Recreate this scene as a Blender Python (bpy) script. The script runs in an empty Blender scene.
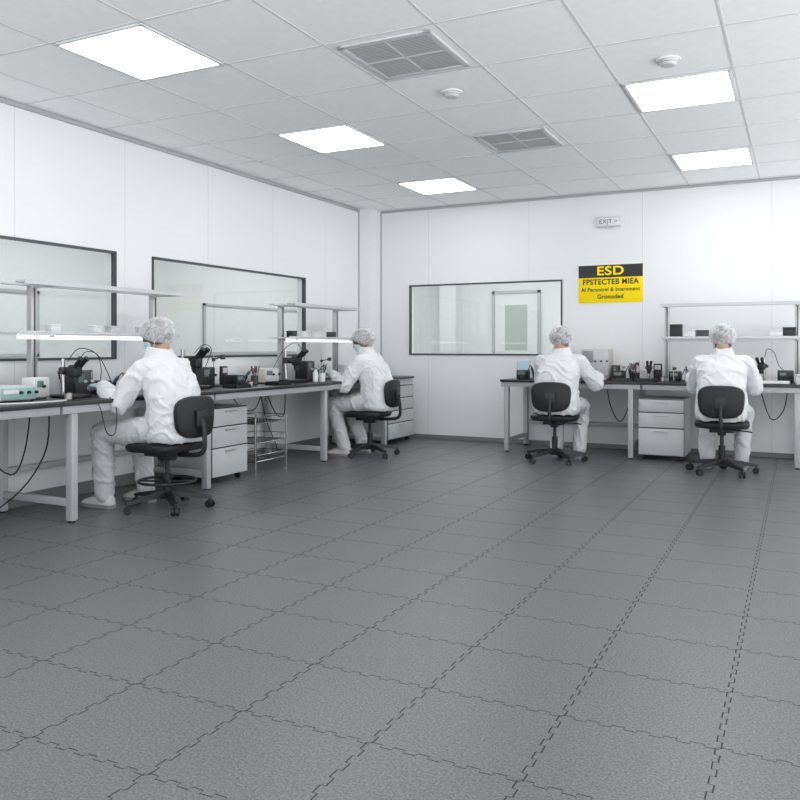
import bpy, bmesh, math, random
from mathutils import Vector, Matrix, Euler, noise
random.seed(4)
S = bpy.context.scene
COL = S.collection
pi = math.pi

# ------------------------------------------------------------------ materials
def mat(name, col, rough=0.5, metal=0.0, var=0.04, scale=20, bump=0.0, bscale=200, emit=None, estr=0, spec=0.5, bdist=0.01):
    m = bpy.data.materials.new(name); m.use_nodes = True
    nt = m.node_tree; b = nt.nodes['Principled BSDF']
    b.inputs['Roughness'].default_value = rough
    b.inputs['Metallic'].default_value = metal
    b.inputs['Specular IOR Level'].default_value = spec
    tc = nt.nodes.new('ShaderNodeTexCoord')
    n = nt.nodes.new('ShaderNodeTexNoise'); n.inputs['Scale'].default_value = scale; n.inputs['Detail'].default_value = 3
    nt.links.new(tc.outputs['Object'], n.inputs['Vector'])
    r = nt.nodes.new('ShaderNodeMix'); r.data_type = 'RGBA'
    r.inputs[6].default_value = tuple(max(0, c*(1-var)) for c in col)+(1,)
    r.inputs[7].default_value = tuple(min(1, c*(1+var)) for c in col)+(1,)
    nt.links.new(n.outputs['Fac'], r.inputs[0]); nt.links.new(r.outputs[2], b.inputs['Base Color'])
    if bump:
        n2 = nt.nodes.new('ShaderNodeTexNoise'); n2.inputs['Scale'].default_value = bscale; n2.inputs['Detail'].default_value = 4
        nt.links.new(tc.outputs['Object'], n2.inputs['Vector'])
        bp = nt.nodes.new('ShaderNodeBump'); bp.inputs['Strength'].default_value = bump; bp.inputs['Distance'].default_value = bdist
        nt.links.new(n2.outputs['Fac'], bp.inputs['Height']); nt.links.new(bp.outputs['Normal'], b.inputs['Normal'])
    if emit:
        b.inputs['Emission Color'].default_value = tuple(emit)+(1,); b.inputs['Emission Strength'].default_value = estr
    return m

M = {}
M['metal'] = mat('light_grey_powder_coat', (0.45,0.46,0.48), 0.4)
M['alu'] = mat('aluminium', (0.5,0.51,0.52), 0.35, 0.6)
M['frame'] = mat('dark_aluminium', (0.07,0.073,0.078), 0.4, 0.3)
M['top'] = mat('black_laminate', (0.022,0.023,0.026), 0.4)
M['black'] = mat('black_plastic', (0.013,0.013,0.015), 0.45)
M['fabric'] = mat('black_vinyl', (0.009,0.009,0.012), 0.5, bump=0.1)
M['rubber'] = mat('rubber', (0.02,0.02,0.02), 0.7)
M['dark'] = mat('dark_grey_plastic', (0.055,0.055,0.06), 0.45)
M['mid'] = mat('mid_grey_paint', (0.30,0.31,0.32), 0.5)
M['inner'] = mat('pale_inner_frame', (0.44,0.455,0.46), 0.5)
M['chrome'] = mat('chrome', (0.42,0.42,0.44), 0.2, 1.0)
M['white'] = mat('white_plastic', (0.72,0.73,0.74), 0.4)
M['beige'] = mat('beige_enamel', (0.57,0.55,0.49), 0.45)
M['cab'] = mat('pale_grey_enamel', (0.56,0.57,0.585), 0.4)
M['gap'] = mat('painted_gap_shade', (0.05,0.05,0.055), 0.8)  # near-black colour stands in for the shade between drawer fronts
M['green'] = mat('green_board', (0.03,0.17,0.1), 0.4, var=0.3, scale=90)
M['teal'] = mat('teal_panel', (0.30,0.46,0.44), 0.4)
M['blue'] = mat('slate_blue_plastic', (0.09,0.13,0.20), 0.4)
M['yellow'] = mat('yellow_vinyl', (0.98,0.72,0.0), 0.6, spec=0.2)
M['red'] = mat('dull_red_plastic', (0.20,0.05,0.045), 0.4)
M['copper'] = mat('solder_wire', (0.40,0.38,0.36), 0.4, 0.8)
M['screen'] = mat('lit_screen', (0.35,0.45,0.52), 0.2, emit=(0.4,0.6,0.75), estr=0.2)
M['led'] = mat('display_glass', (0.12,0.2,0.18), 0.15)
M['tube'] = mat('bench_lamp_diffuser', (0.9,0.9,0.9), 0.4, emit=(0.95,0.98,1.0), estr=1.6)
M['lamp'] = mat('ceiling_diffuser', (0.9,0.9,0.9), 0.5, emit=(0.97,0.985,1.0), estr=11.5)
M['coat'] = mat('white_cleanroom_fabric', (0.72,0.73,0.75), 0.9, bump=0.2, bscale=12, spec=0.1, bdist=.02)
M['pants'] = mat('pale_grey_trousers', (0.59,0.60,0.625), 0.9, bump=0.2, bscale=12, spec=0.1, bdist=.02)
M['shoe'] = mat('white_shoe_leather', (0.70,0.70,0.70), 0.6)
M['shoeblue'] = mat('blue_grey_shoe_cover', (0.10,0.16,0.20), 0.7)
M['sole'] = mat('pale_sole', (0.30,0.30,0.31), 0.8)
M['skin'] = mat('skin', (0.50,0.31,0.23), 0.55, var=0.08)
M['hair'] = mat('dark_hair', (0.09,0.07,0.06), 0.6, scale=80, var=0.4)
M['glove'] = mat('pale_nitrile_glove', (0.48,0.57,0.66), 0.5)
M['mask'] = mat('pale_blue_mask', (0.5,0.66,0.72), 0.8)
M['eye'] = mat('eye', (0.04,0.03,0.03), 0.1)
M['vent'] = mat('vent_grey', (0.68,0.68,0.68), 0.5)
M['ventdark'] = mat('painted_vent_shade', (0.42,0.42,0.42), 0.8)  # darker copy of the vent grey, shade put into the colour
M['ceil'] = mat('ceiling_tile', (0.92,0.925,0.93), 0.9, bump=0.08, bscale=150, spec=0.2)
M['tbar'] = mat('ceiling_grid_bar', (0.68,0.69,0.70), 0.9, spec=0.0)
M['trim'] = mat('grey_trim', (0.42,0.43,0.44), 0.6, spec=0.2)
M['base'] = mat('baseboard_grey', (0.2,0.205,0.21), 0.5)
M['corr'] = mat('corridor_wall_paint', (0.72,0.73,0.73), 0.8)
M['corrf'] = mat('corridor_floor_vinyl', (0.35,0.37,0.37), 0.5)
M['column'] = mat('column_white', (0.80,0.81,0.82), 0.5)

m = bpy.data.materials.new('hair_net'); m.use_nodes = True; nt = m.node_tree
b = nt.nodes['Principled BSDF']; b.inputs['Base Color'].default_value = (0.82,0.83,0.85,1); b.inputs['Roughness'].default_value = 0.8
tc = nt.nodes.new('ShaderNodeTexCoord'); v = nt.nodes.new('ShaderNodeTexNoise'); v.inputs['Scale'].default_value = 26; v.inputs['Detail'].default_value = 4; v.inputs['Distortion'].default_value = 1.8
nt.links.new(tc.outputs['Object'], v.inputs['Vector'])
cr = nt.nodes.new('ShaderNodeValToRGB'); cr.color_ramp.elements[0].position = 0.36; cr.color_ramp.elements[1].position = 0.68
cr.color_ramp.elements[0].color = (0.32,0.32,0.32,1); cr.color_ramp.elements[1].color = (0.68,0.68,0.68,1)
nt.links.new(v.outputs['Fac'], cr.inputs['Fac']); nt.links.new(cr.outputs['Color'], b.inputs['Alpha'])
M['net'] = m
def glassmat(name, tint, gl):
    m = bpy.data.materials.new(name); m.use_nodes = True; nt = m.node_tree; nt.nodes.clear()
    o = nt.nodes.new('ShaderNodeOutputMaterial'); mx = nt.nodes.new('ShaderNodeMixShader')
    t = nt.nodes.new('ShaderNodeBsdfTransparent'); t.inputs[0].default_value = tint+(1,)
    g = nt.nodes.new('ShaderNodeBsdfGlossy'); g.inputs['Roughness'].default_value = 0.02; g.inputs[0].default_value = (1,1,1,1)
    mx.inputs[0].default_value = gl
    nt.links.new(t.outputs[0], mx.inputs[1]); nt.links.new(g.outputs[0], mx.inputs[2]); nt.links.new(mx.outputs[0], o.inputs[0])
    return m
M['glass'] = glassmat('window_glass', (0.94,0.955,0.955), 0.03)

def wallmat(name, axis, off, sp):
    m = mat(name, (0.80,0.81,0.825), 0.5, var=0.01, scale=1.5, spec=0.25)
    nt = m.node_tree; b = nt.nodes['Principled BSDF']
    g = nt.nodes.new('ShaderNodeNewGeometry'); s = nt.nodes.new('ShaderNodeSeparateXYZ')
    nt.links.new(g.outputs['Position'], s.inputs[0])
    def mth(op, a, c=None, v=None):
        n = nt.nodes.new('ShaderNodeMath'); n.operation = op
        nt.links.new(a, n.inputs[0])
        if c is not None: nt.links.new(c, n.inputs[1])
        if v is not None: n.inputs[1].default_value = v
        return n.outputs[0]
    a = mth('SUBTRACT', s.outputs[axis], v=off); a = mth('DIVIDE', a, v=sp)
    r = mth('ROUND', a); a = mth('SUBTRACT', a, r); a = mth('ABSOLUTE', a); a = mth('LESS_THAN', a, v=0.003/sp)
    mx = nt.nodes.new('ShaderNodeMix'); mx.data_type = 'RGBA'; mx.inputs[7].default_value = (0.64,0.66,0.68,1)
    src = b.inputs['Base Color'].links[0].from_socket
    nt.links.new(a, mx.inputs[0]); nt.links.new(src, mx.inputs[6]); nt.links.new(mx.outputs[2], b.inputs['Base Color'])
    return m
M['wallw'] = wallmat('wall_panel_west', 1, 0.72, 1.0)
M['walln'] = wallmat('wall_panel_north', 0, -0.25, 1.25)

def floormat():
    m = bpy.data.materials.new('interlocking_rubber_mats'); m.use_nodes = True; nt = m.node_tree; b = nt.nodes['Principled BSDF']
    g = nt.nodes.new('ShaderNodeNewGeometry'); s = nt.nodes.new('ShaderNodeSeparateXYZ'); nt.links.new(g.outputs['Position'], s.inputs[0])
    def mth(op, a, c=None):
        n = nt.nodes.new('ShaderNodeMath'); n.operation = op
        for i, q in enumerate((a, c)):
            if q is None: continue
            if isinstance(q, (int, float)): n.inputs[i].default_value = q
            else: nt.links.new(q, n.inputs[i])
        return n.outputs[0]
    SX, SY = 0.435, 0.40; A = 0.0072; w = 0.0021
    def lines(c, o, s0, p, off, offo):
        u = mth('DIVIDE', mth('SUBTRACT', c, off), s0)
        du = mth('MULTIPLY', mth('SUBTRACT', u, mth('ROUND', u)), s0)
        ph = mth('SINE', mth('MULTIPLY', mth('SUBTRACT', o, offo), 2*pi/p))
        q = mth('MULTIPLY', mth('SIGN', ph), A)
        seg = mth('LESS_THAN', mth('ABSOLUTE', mth('SUBTRACT', du, q)), w)
        con = mth('MULTIPLY', mth('LESS_THAN', mth('ABSOLUTE', ph), 0.17), mth('LESS_THAN', mth('ABSOLUTE', du), A))
        return mth('MAXIMUM', seg, mth('MULTIPLY', con, 0.5))
    mask = mth('MAXIMUM', lines(s.outputs[0], s.outputs[1], SX, SY/5, -0.2, 1.95), mth('MULTIPLY', lines(s.outputs[1], s.outputs[0], SY, SX/6, 1.95, -0.2), 0.85))
    tc = nt.nodes.new('ShaderNodeTexCoord')
    n1 = nt.nodes.new('ShaderNodeTexNoise'); n1.inputs['Scale'].default_value = 1.2; n1.inputs['Detail'].default_value = 5
    n2 = nt.nodes.new('ShaderNodeTexNoise'); n2.inputs['Scale'].default_value = 140; n2.inputs['Detail'].default_value = 3
    nt.links.new(tc.outputs['Object'], n1.inputs['Vector']); nt.links.new(tc.outputs['Object'], n2.inputs['Vector'])
    c1 = nt.nodes.new('ShaderNodeMix'); c1.data_type = 'RGBA'; c1.inputs[6].default_value = (0.132,0.131,0.138,1); c1.inputs[7].default_value = (0.160,0.159,0.167,1)
    nt.links.new(n1.outputs['Fac'], c1.inputs[0])
    cr = nt.nodes.new('ShaderNodeValToRGB'); cr.color_ramp.elements[0].position = 0.33; cr.color_ramp.elements[1].position = 0.67
    cr.color_ramp.elements[0].color = (.42,.42,.42,1); cr.color_ramp.elements[1].color = (1.3,1.3,1.3,1)
    nt.links.new(n2.outputs['Fac'], cr.inputs['Fac'])
    c3 = nt.nodes.new('ShaderNodeMix'); c3.data_type = 'RGBA'; c3.blend_type = 'MULTIPLY'; c3.inputs[0].default_value = 0.85
    nt.links.new(c1.outputs[2], c3.inputs[6]); nt.links.new(cr.outputs['Color'], c3.inputs[7])
    c2 = nt.nodes.new('ShaderNodeMix'); c2.data_type = 'RGBA'; c2.inputs[7].default_value = (0.024,0.024,0.026,1)
    nt.links.new(mask, c2.inputs[0]); nt.links.new(c3.outputs[2], c2.inputs[6]); nt.links.new(c2.outputs[2], b.inputs['Base Color'])
    h = mth('SUBTRACT', mth('MULTIPLY', n2.outputs['Fac'], 0.5), mask)
    bp = nt.nodes.new('ShaderNodeBump'); bp.inputs['Strength'].default_value = 0.4; bp.inputs['Distance'].default_value = 0.004
    nt.links.new(h, bp.inputs['Height']); nt.links.new(bp.outputs['Normal'], b.inputs['Normal'])
    b.inputs['Specular IOR Level'].default_value = 0.55
    rr = mth('ADD', mth('MULTIPLY', mask, 0.5), 0.34); nt.links.new(rr, b.inputs['Roughness'])
    return m
M['floor'] = floormat()

# ------------------------------------------------------------------ builders
class B:
    def __init__(s): s.bm = bmesh.new(); s.hasm = False
    def _t(s, m):
        if m == 0 and not s.hasm: return
        s.hasm = True
        for f in s.bm.faces:
            if not f.tag: f.tag = True; f.material_index = m
    def _pre(s):
        if not s.hasm:
            for f in s.bm.faces: f.tag = True
    def box(s, lo, hi, bev=0.0, m=0, rot=None, seg=2):
        if m: s._pre()
        c = [(a+b_)/2 for a, b_ in zip(lo, hi)]; d = [abs(b_-a) for a, b_ in zip(lo, hi)]
        mx = Matrix.Translation(c) @ ((Euler(rot).to_matrix().to_4x4()) if rot else Matrix()) @ Matrix.Diagonal((*d, 1))
        r = bmesh.ops.create_cube(s.bm, size=1, matrix=mx)
        if bev:
            e = list({e for v in r['verts'] for e in v.link_edges})
            bmesh.ops.bevel(s.bm, geom=e, offset=min(bev, min(d)*0.49), segments=seg, affect='EDGES', profile=0.5)
        s._t(m); return s
    def loft(s, rings, m=0, caps=True):
        if m: s._pre()
        vs = [[s.bm.verts.new(p) for p in r] for r in rings]; n = len(vs[0])
        for a, b_ in zip(vs[:-1], vs[1:]):
            for i in range(n): s.bm.faces.new((a[i], a[(i+1) % n], b_[(i+1) % n], b_[i]))
        if caps:
            s.bm.faces.new(vs[0][::-1]); s.bm.faces.new(vs[-1])
        s._t(m); return s
    def ringset(s, pts, radii, seg=12, m=0, caps=True, closed=False):
        if m: s._pre()
        pts = [Vector(p) for p in pts]; rings = []; up = None
        n = len(pts)
        for i, p in enumerate(pts):
            if closed: d = pts[(i+1) % n]-pts[i-1]
            else: d = pts[min(i+1, n-1)]-pts[max(i-1, 0)]
            if d.length < 1e-9: d = Vector((0,0,1))
            d.normalize()
            if up is None:
                up = Vector((0,0,1)) if abs(d.z) < 0.9 else Vector((1,0,0))
            x = up.cross(d)
            if x.length < 1e-4: x = Vector((1,0,0)).cross(d)
            x.normalize(); y = d.cross(x); up = y
            r = radii[i] if isinstance(radii, (list, tuple)) else radii
            rings.append([p + x*math.cos(2*pi*k/seg)*r + y*math.sin(2*pi*k/seg)*r for k in range(seg)])
        if closed:
            vs = [[s.bm.verts.new(p) for p in r] for r in rings]
            for i in range(n):
                a, b_ = vs[i], vs[(i+1) % n]
                for k in range(seg): s.bm.faces.new((a[k], a[(k+1) % seg], b_[(k+1) % seg], b_[k]))
            s._t(m); return s
        return s.loft(rings, m, caps)
    def cyl(s, p0, p1, r0, r1=None, seg=16, m=0):
        return s.ringset([p0, p1], [r0, r0 if r1 is None else r1], seg, m)
    def tube(s, pts, r, seg=8, m=0, sub=4):
        P = [Vector(p) for p in pts]; out = []
        for i in range(len(P)-1):
            a = P[max(i-1, 0)]; b_ = P[i]; c = P[i+1]; d = P[min(i+2, len(P)-1)]
            for k in range(sub):
                t = k/sub
                out.append(0.5*((2*b_)+(c-a)*t+(2*a-5*b_+4*c-d)*t*t+(3*b_-a-3*c+d)*t**3))
        out.append(P[-1])
        return s.ringset(out, r, seg, m)
    def poly(s, pts, r, seg=6, m=0):
        for a, b_ in zip(pts[:-1], pts[1:]): s.cyl(a, b_, r, seg=seg, m=m)
        return s
    def limb(s, p0, p1, r0, r1, seg=16, m=0, mid=None):
        p0 = Vector(p0); p1 = Vector(p1); d = (p1-p0).normalized(); pts = []; rs = []
        for a in (85, 60, 35, 12): a = math.radians(a); pts.append(p0-d*r0*math.sin(a)); rs.append(r0*math.cos(a))
        for t in (0, .25, .5, .75, 1):
            pts.append(p0.lerp(p1, t)); q = r0+(r1-r0)*t
            if mid: q += mid*math.sin(pi*t)
            rs.append(q)
        for a in (12, 35, 60, 85): a = math.radians(a); pts.append(p1+d*r1*math.sin(a)); rs.append(r1*math.cos(a))
        return s.ringset(pts, rs, seg, m)
    def ell(s, c, r, rot=None, m=0, u=20, v=14):
        if m: s._pre()
        mx = Matrix.Translation(c) @ ((Euler(rot).to_matrix().to_4x4()) if rot else Matrix()) @ Matrix.Diagonal((*r, 1))
        bmesh.ops.create_uvsphere(s.bm, u_segments=u, v_segments=v, radius=1, matrix=mx); s._t(m); return s
    def torus(s, c, R, r, seg=32, m=0):
        return s.ringset([(c[0]+R*math.cos(2*pi*k/seg), c[1]+R*math.sin(2*pi*k/seg), c[2]) for k in range(seg)], r, 8, m, closed=True)
    def mesh(s, name, mats, smooth=True, recalc=True):
        if recalc: bmesh.ops.recalc_face_normals(s.bm, faces=s.bm.faces)
        me = bpy.data.meshes.new(name); s.bm.to_mesh(me); s.bm.free()
        for q in (mats if isinstance(mats, (list, tuple)) else [mats]): me.materials.append(M[q])
        if smooth:
            me.shade_smooth()
            me.set_sharp_from_angle(angle=math.radians(38))
        return me
    def part(s, name, mats, parent, label=None, loc=None, rot=None, smooth=True):
        o = bpy.data.objects.new(name, s.mesh(name, mats, smooth)); COL.objects.link(o)
        o.parent = parent
        if loc: o.location = loc
        if rot: o.rotation_euler = rot
        if label: o['label'] = label
        return o
    def solo(s, name, mats, loc, rotz, label, cat, group=None, smooth=True):
        o = bpy.data.objects.new(name, s.mesh(name, mats, smooth)); COL.objects.link(o)
        o.location = loc; o.rotation_euler = (0, 0, rotz); o['label'] = label; o['category'] = cat
        if group: o['group'] = group
        return o
    def struct(s, name, mats, parent=None, smooth=False):
        o = bpy.data.objects.new(name, s.mesh(name, mats, smooth)); COL.objects.link(o); o['kind'] = 'structure'
        if parent: o.parent = parent
        return o

def thing(name, loc, rotz, label, cat, group=None):
    o = bpy.data.objects.new(name, None); COL.objects.link(o); o.empty_display_size = 0.1
    o.location = loc; o.rotation_euler = (0, 0, rotz); o['label'] = label; o['category'] = cat
    if group: o['group'] = group
    return o
def dup(root, loc, rotz=None, label=None):
    kids = {}
    for o in COL.objects:
        if o.parent: kids.setdefault(o.parent.name, []).append(o)
    def cp(o, par):
        n = o.copy(); COL.objects.link(n)
        if par: n.parent = par
        for c in kids.get(o.name, ()): cp(c, n)
        return n
    n = cp(root, None); n.location = loc
    if rotz is not None: n.rotation_euler = (0, 0, rotz)
    if label: n['label'] = label
    return n
W90 = pi/2

# ------------------------------------------------------------------ people
def ik(a, c, l1, l2, hint):
    a = Vector(a); c = Vector(c); d = c-a; L_ = min(d.length, (l1+l2)*.999); u = d.normalized()
    x = (l1*l1-l2*l2+L_*L_)/(2*L_); h = math.sqrt(max(l1*l1-x*x, 0)); hv = Vector(hint); hv = (hv-u*hv.dot(u)).normalized()
    return a+u*x+hv*h, a+u*L_
def ering(c, rx, ry, n=28, tilt=0.0, e=0.85):
    r = []
    for k in range(n):
        a = 2*pi*k/n; ca, sa = math.cos(a), math.sin(a)
        x = math.copysign(abs(ca)**e, ca)*rx; y = math.copysign(abs(sa)**e, sa)*ry
        r.append((c[0]+x, c[1]+y*math.cos(tilt), c[2]-y*math.sin(tilt)))
    return r
def hand(w, W, d, n, side, g=0.0, curl=0.5):
    W = Vector(W); d = Vector(d).normalized(); n = Vector(n); n = (n-d*n.dot(d)).normalized(); x = d.cross(n).normalized()
    th = -side
    if x.x*th < 0: x = -x
    rings = []
    for (t, hw, ht) in ((-.02,.024,.018),(.01,.028,.018),(.04,.037,.016),(.075,.041,.014),(.095,.038,.011)):
        rings.append([W+d*t+x*(math.cos(2*pi*k/14)*(hw+g))+n*(math.sin(2*pi*k/14)*(ht+g)) for k in range(14)])
    w.loft(rings)
    for i, (off, ln) in enumerate(((.029,.074),(.010,.082),(-.010,.076),(-.028,.060))):
        p = W+d*.088+x*off; ang = .15
        dd = d*math.cos(ang)+n*math.sin(ang)
        dd = (dd + x*off*2.2).normalized(); r = .0082
        for j, f in enumerate((.45,.32,.23)):
            q = p+dd*ln*f; w.limb(p, q, r+g*.6, r*.9+g*.6, seg=8); p = q; r *= .9
            ang += curl; dd = (d*math.cos(ang)+n*math.sin(ang)+x*off*1.2).normalized()
    p = W+d*.025+x*.028; q = p+(d*.6+x*.75+n*.3).normalized()*.042; w.limb(p, q, .0115+g*.6, .0095+g*.6, seg=8)
    q2 = q+(d*.95+x*.25+n*.35).normalized()*.032; w.limb(q, q2, .0095+g*.6, .0075+g*.6, seg=8)

def bake(o, voxel, smooth=5, wr=0.0, seed=0, axes=()):
    r = o.modifiers.new('r', 'REMESH'); r.mode = 'VOXEL'; r.voxel_size = voxel; r.use_smooth_shade = True
    if smooth:
        s = o.modifiers.new('s', 'SMOOTH'); s.factor = .5; s.iterations = smooth
    dg = bpy.context.evaluated_depsgraph_get()
    mats = [q for q in o.data.materials]
    me = bpy.data.meshes.new_from_object(o.evaluated_get(dg)); o.modifiers.clear(); old = o.data; o.data = me
    bpy.data.meshes.remove(old); me.materials.clear()
    for q in mats: me.materials.append(q)
    if wr:
        n_ = len(me.vertices)
        co = [0.0]*(3*n_); me.vertices.foreach_get('co', co)
        no = [0.0]*(3*n_); me.vertex_normals.foreach_get('vector', no)
        sd = Vector((seed*7.3, seed*3.1, 0))
        for i in range(n_):
            c = Vector(co[3*i:3*i+3]); p = c+sd
            q = p + noise.noise_vector(p*3.0)*.12
            a = noise.noise(Vector((q.x*5, q.y*5, q.z*4)))
            # thin drape creases fanning diagonally through the cloth
            n1 = noise.noise(Vector((q.x*9+q.z*5, q.y*9+q.z*5, q.z*3.5))+Vector((9,2,4)))
            k = max(0, 1-abs(n1)*4.2); k = k*k*(3-2*k)
            n2 = noise.noise(Vector((q.x*13-q.z*8, q.y*13-q.z*8, q.z*6))+Vector((1,7,3)))
            k2 = max(0, 1-abs(n2)*5); k2 = k2*k2
            d = wr*(.5*a + .85*(k-.25) + .4*(k2-.15))
            for (e, rad) in axes:
                dist = (c-e).length
                if dist < rad:
                    d += .0045*(1-dist/rad)*math.sin((c-e).dot(Vector((.5,.75,.45)))*130+5*a)
            for j in range(3): co[3*i+j] += no[3*i+j]*d
        me.vertices.foreach_set('co', co)
    me.shade_smooth(); me.update()

def person(loc, rot, label, lean=.0, wr=((.15,.42,.80),(-.15,.42,.80)), ank=((.14,.38),(-.14,.38)), knee=((.15,.40),(-.15,.40)),
           eh=((.5,-.2,-1),(-.5,-.2,-1)), head=(0,.10,1.165), pitch=-.35, yaw=0, shoe='shoe', seed=1, hd=None):
    def Y(z): return lean*(z-.55)
    SH = [(.185,.005+Y(.97),.953), (-.185,.005+Y(.97),.953)]
    arms = []
    for i in range(2):
        e, h = ik(SH[i], wr[i], .29, .255, eh[i]); arms.append((Vector(SH[i]), e, h))
    legs = [(Vector((s*.095,-.04,.55)), Vector((knee[i][0],knee[i][1],.51)), Vector((ank[i][0],ank[i][1],.085))) for i, s in enumerate((1,-1))]
    HM = Matrix.Translation(head) @ Euler((pitch,0,yaw)).to_matrix().to_4x4()
    def hp(x, y, z): return HM @ Vector((x,y,z))
    w = B()
    Z = [(.47,-.05,.15,.12),(.56,-.06,.165,.13),(.64,-.075,.15,.115),(.75,-.06,.14,.10),(.86,-.03,.155,.11),(.94,-.01,.160,.105),(1.0,.01,.11,.075),(1.035,.02,.06,.055)]
    w.loft([ering((0,y+Y(z),z), rx, ry, 28) for z, y, rx, ry in Z])
    for i, s in enumerate((1,-1)):
        w.limb((s*.09,.0+Y(.97),.965), arms[i][0], .055, .052)
        a, e, h = arms[i]; w.limb(a, e, .048, .04); w.limb(e, h, .041, .027)
        d = hd[i] if hd else ((h-e).normalized()*Vector((1,1,.1)))
        hand(w, h, d, (0,0,-1), 1 if i == 0 else -1)
        a, e, h = legs[i]; w.limb(a, e, .078, .055); w.limb(e, h, .053, .036, mid=.008)
        w.limb(h, h+Vector((0,.13,-.045)), .036, .028)
    w.limb((0,.02+Y(1.0),1.0), hp(0,-.02,-.06), .056, .05)
    def E(c, r):
        mx = HM @ Matrix.Translation(c) @ Matrix.Diagonal((*r,1)); bmesh.ops.create_uvsphere(w.bm, u_segments=20, v_segments=14, radius=1, matrix=mx)
    E((0,0,.015), (.074,.092,.095)); E((0,.03,-.055), (.052,.055,.055)); E((0,.06,-.085), (.022,.022,.018))
    E((0,.088,-.012), (.011,.018,.025)); E((0,.1,-.028), (.014,.014,.011)); E((0,.082,-.06), (.025,.011,.007)); E((0,.075,.022), (.05,.018,.012))
    for s in (1,-1): E((s*.078,-.005,-.012), (.008,.018,.03)); E((s*.035,.055,-.03),(.025,.025,.02))
    P = bpy.data.objects.new('person', w.mesh('person', 'skin')); COL.objects.link(P)
    bake(P, .006, 2)
    P.location = loc; P.rotation_euler = (0,0,rot); P['label'] = label; P['category'] = 'person'
    w = B()
    Z = [(.465,-.06,.185,.15),(.50,-.065,.205,.170),(.60,-.075,.205,.166),(.70,-.075,.195,.156),(.80,-.06,.20,.154),(.90,-.03,.202,.148),(.955,-.01,.187,.126),(1.0,.003,.148,.104),(1.035,.012,.100,.090),(1.09,.025,.075,.075)]
    w.loft([ering((0,y+Y(z),z), rx, ry, 32) for z, y, rx, ry in Z])
    w.ell((0,.05,.59), (.18,.18,.06))
    for i, s in enumerate((1,-1)):
        a, e, h = arms[i]
        w.limb((s*.085,.0+Y(.97),.962), a, .071, .071); w.limb(a, e, .071, .065, mid=.004); w.limb(e, e.lerp(h,.90), .065, .050, mid=.006)
        w.limb(e.lerp(h,.84), e.lerp(h,.93), .047, .043)
    o = bpy.data.objects.new('coat', w.mesh('coat', 'coat')); COL.objects.link(o)
    bake(o, .0075, 6, .0120, seed, [(arms[0][1], .13), (arms[1][1], .13)]); o.parent = P
    o['label'] = 'white long-sleeved cleanroom coat'
    w = B(); w.ringset([(.070*math.cos(2*pi*k/20), .027+Y(1.09)+.070*math.sin(2*pi*k/20), 1.090+.012*math.sin(2*pi*k/20)) for k in range(20)], .010, 8, closed=True)
    w.part('collar', 'coat', P)
    w = B(); w.ell((0,-.045,.57), (.18,.165,.105))
    for i in range(2):
        a, e, h = legs[i]; w.limb(a, e, .090, .079, mid=.004); w.limb(e, h.lerp(e,.04), .077, .064)
    o = bpy.data.objects.new('trousers', w.mesh('trousers', 'pants')); COL.objects.link(o)
    bake(o, .0075, 5, .0125, seed+5, [(legs[0][1], .13), (legs[1][1], .13)]); o.parent = P
    for i in range(2):
        h = legs[i][2]; x0, y0 = h.x, h.y
        w = B(); rings = []
        for (y, hw, z1) in ((-.075,.022,.05),(-.06,.036,.085),(-.02,.040,.10),(.04,.041,.094),(.09,.047,.075),(.14,.048,.06),(.18,.039,.048),(.205,.020,.034)):
            rings.append([(x0+hw*cx, y0+y, .02+(z1-.02)*cz) for cx, cz in ((-.9,0),(-1,.3),(-.9,.65),(-.55,.93),(0,1),(.55,.93),(.9,.65),(1,.3),(.9,0))])
        w.loft(rings)
        so = w.part('shoe', shoe, P)
        w = B(); rings = []
        for (y, hw) in ((-.08,.022),(-.06,.039),(0,.041),(.06,.045),(.13,.051),(.18,.041),(.21,.020)):
            rings.append([(x0-hw, y0+y, 0), (x0+hw, y0+y, 0), (x0+hw, y0+y, .024), (x0-hw, y0+y, .024)])
        w.loft(rings).part('sole', 'sole', so)
    for i in range(2):
        a, e, h = arms[i]; w = B(); d = hd[i] if hd else ((h-e).normalized()*Vector((1,1,.1)))
        hand(w, h, d, (0,0,-1), 1 if i == 0 else -1, .003)
        w.limb(h-(h-e).normalized()*.06, h, .036, .029)
        o = bpy.data.objects.new('glove', w.mesh('glove', 'glove')); COL.objects.link(o); bake(o, .0035, 1); o.parent = P
    def hpart(w, name, mt, lab=None):
        w.bm.transform(HM); return w.part(name, mt, P, lab)
    w = B(); w.ell((0,-.006,.022), (.086,.104,.100), u=32, v=24)
    for v in w.bm.verts:
        pl = -.05+.60*v.co.y
        if v.co.z < pl: v.co.z = pl
    hpart(w, 'hair', 'hair')
    w = B(); w.ell((0,-.016,.030), (.109,.126,.109), u=72, v=44)
    for v in w.bm.verts:
        c = v.co; pl = -.045+.66*c.y
        a = math.atan2(c.y, c.x)
        dist = c.z-pl
        if dist < 0:
            c.z = pl+dist*.12; sc = .82; c.x *= sc; c.y = -.005+(c.y+.005)*sc
        else:
            q = 1+.016*math.sin(a*26+seed)*max(0, 1-dist/.08) + .018*noise.noise(c*16+Vector((seed,0,0)))
            if dist < .03: q *= .86+.14*dist/.03
            c.x *= q; c.y *= q; c.z = .030+(c.z-.030)*q
    hpart(w, 'bouffant_cap', 'net', 'sheer white gathered hair net')
    w = B(); rings = []
    for j in range(9):
        z = -.092+.088*j/8; r = []
        for k in range(17):
            a = math.radians(12+156*k/16); bulge = max(0, math.sin(pi*j/8))**.6
            r.append((math.cos(a)*(.066+.010*bulge-.012*(1-j/8)), .012+math.sin(a)*(.080+.020*bulge-.018*(1-j/8)), z))
        rings.append(r)
    vs = [[w.bm.verts.new(p) for p in r] for r in rings]
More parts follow.
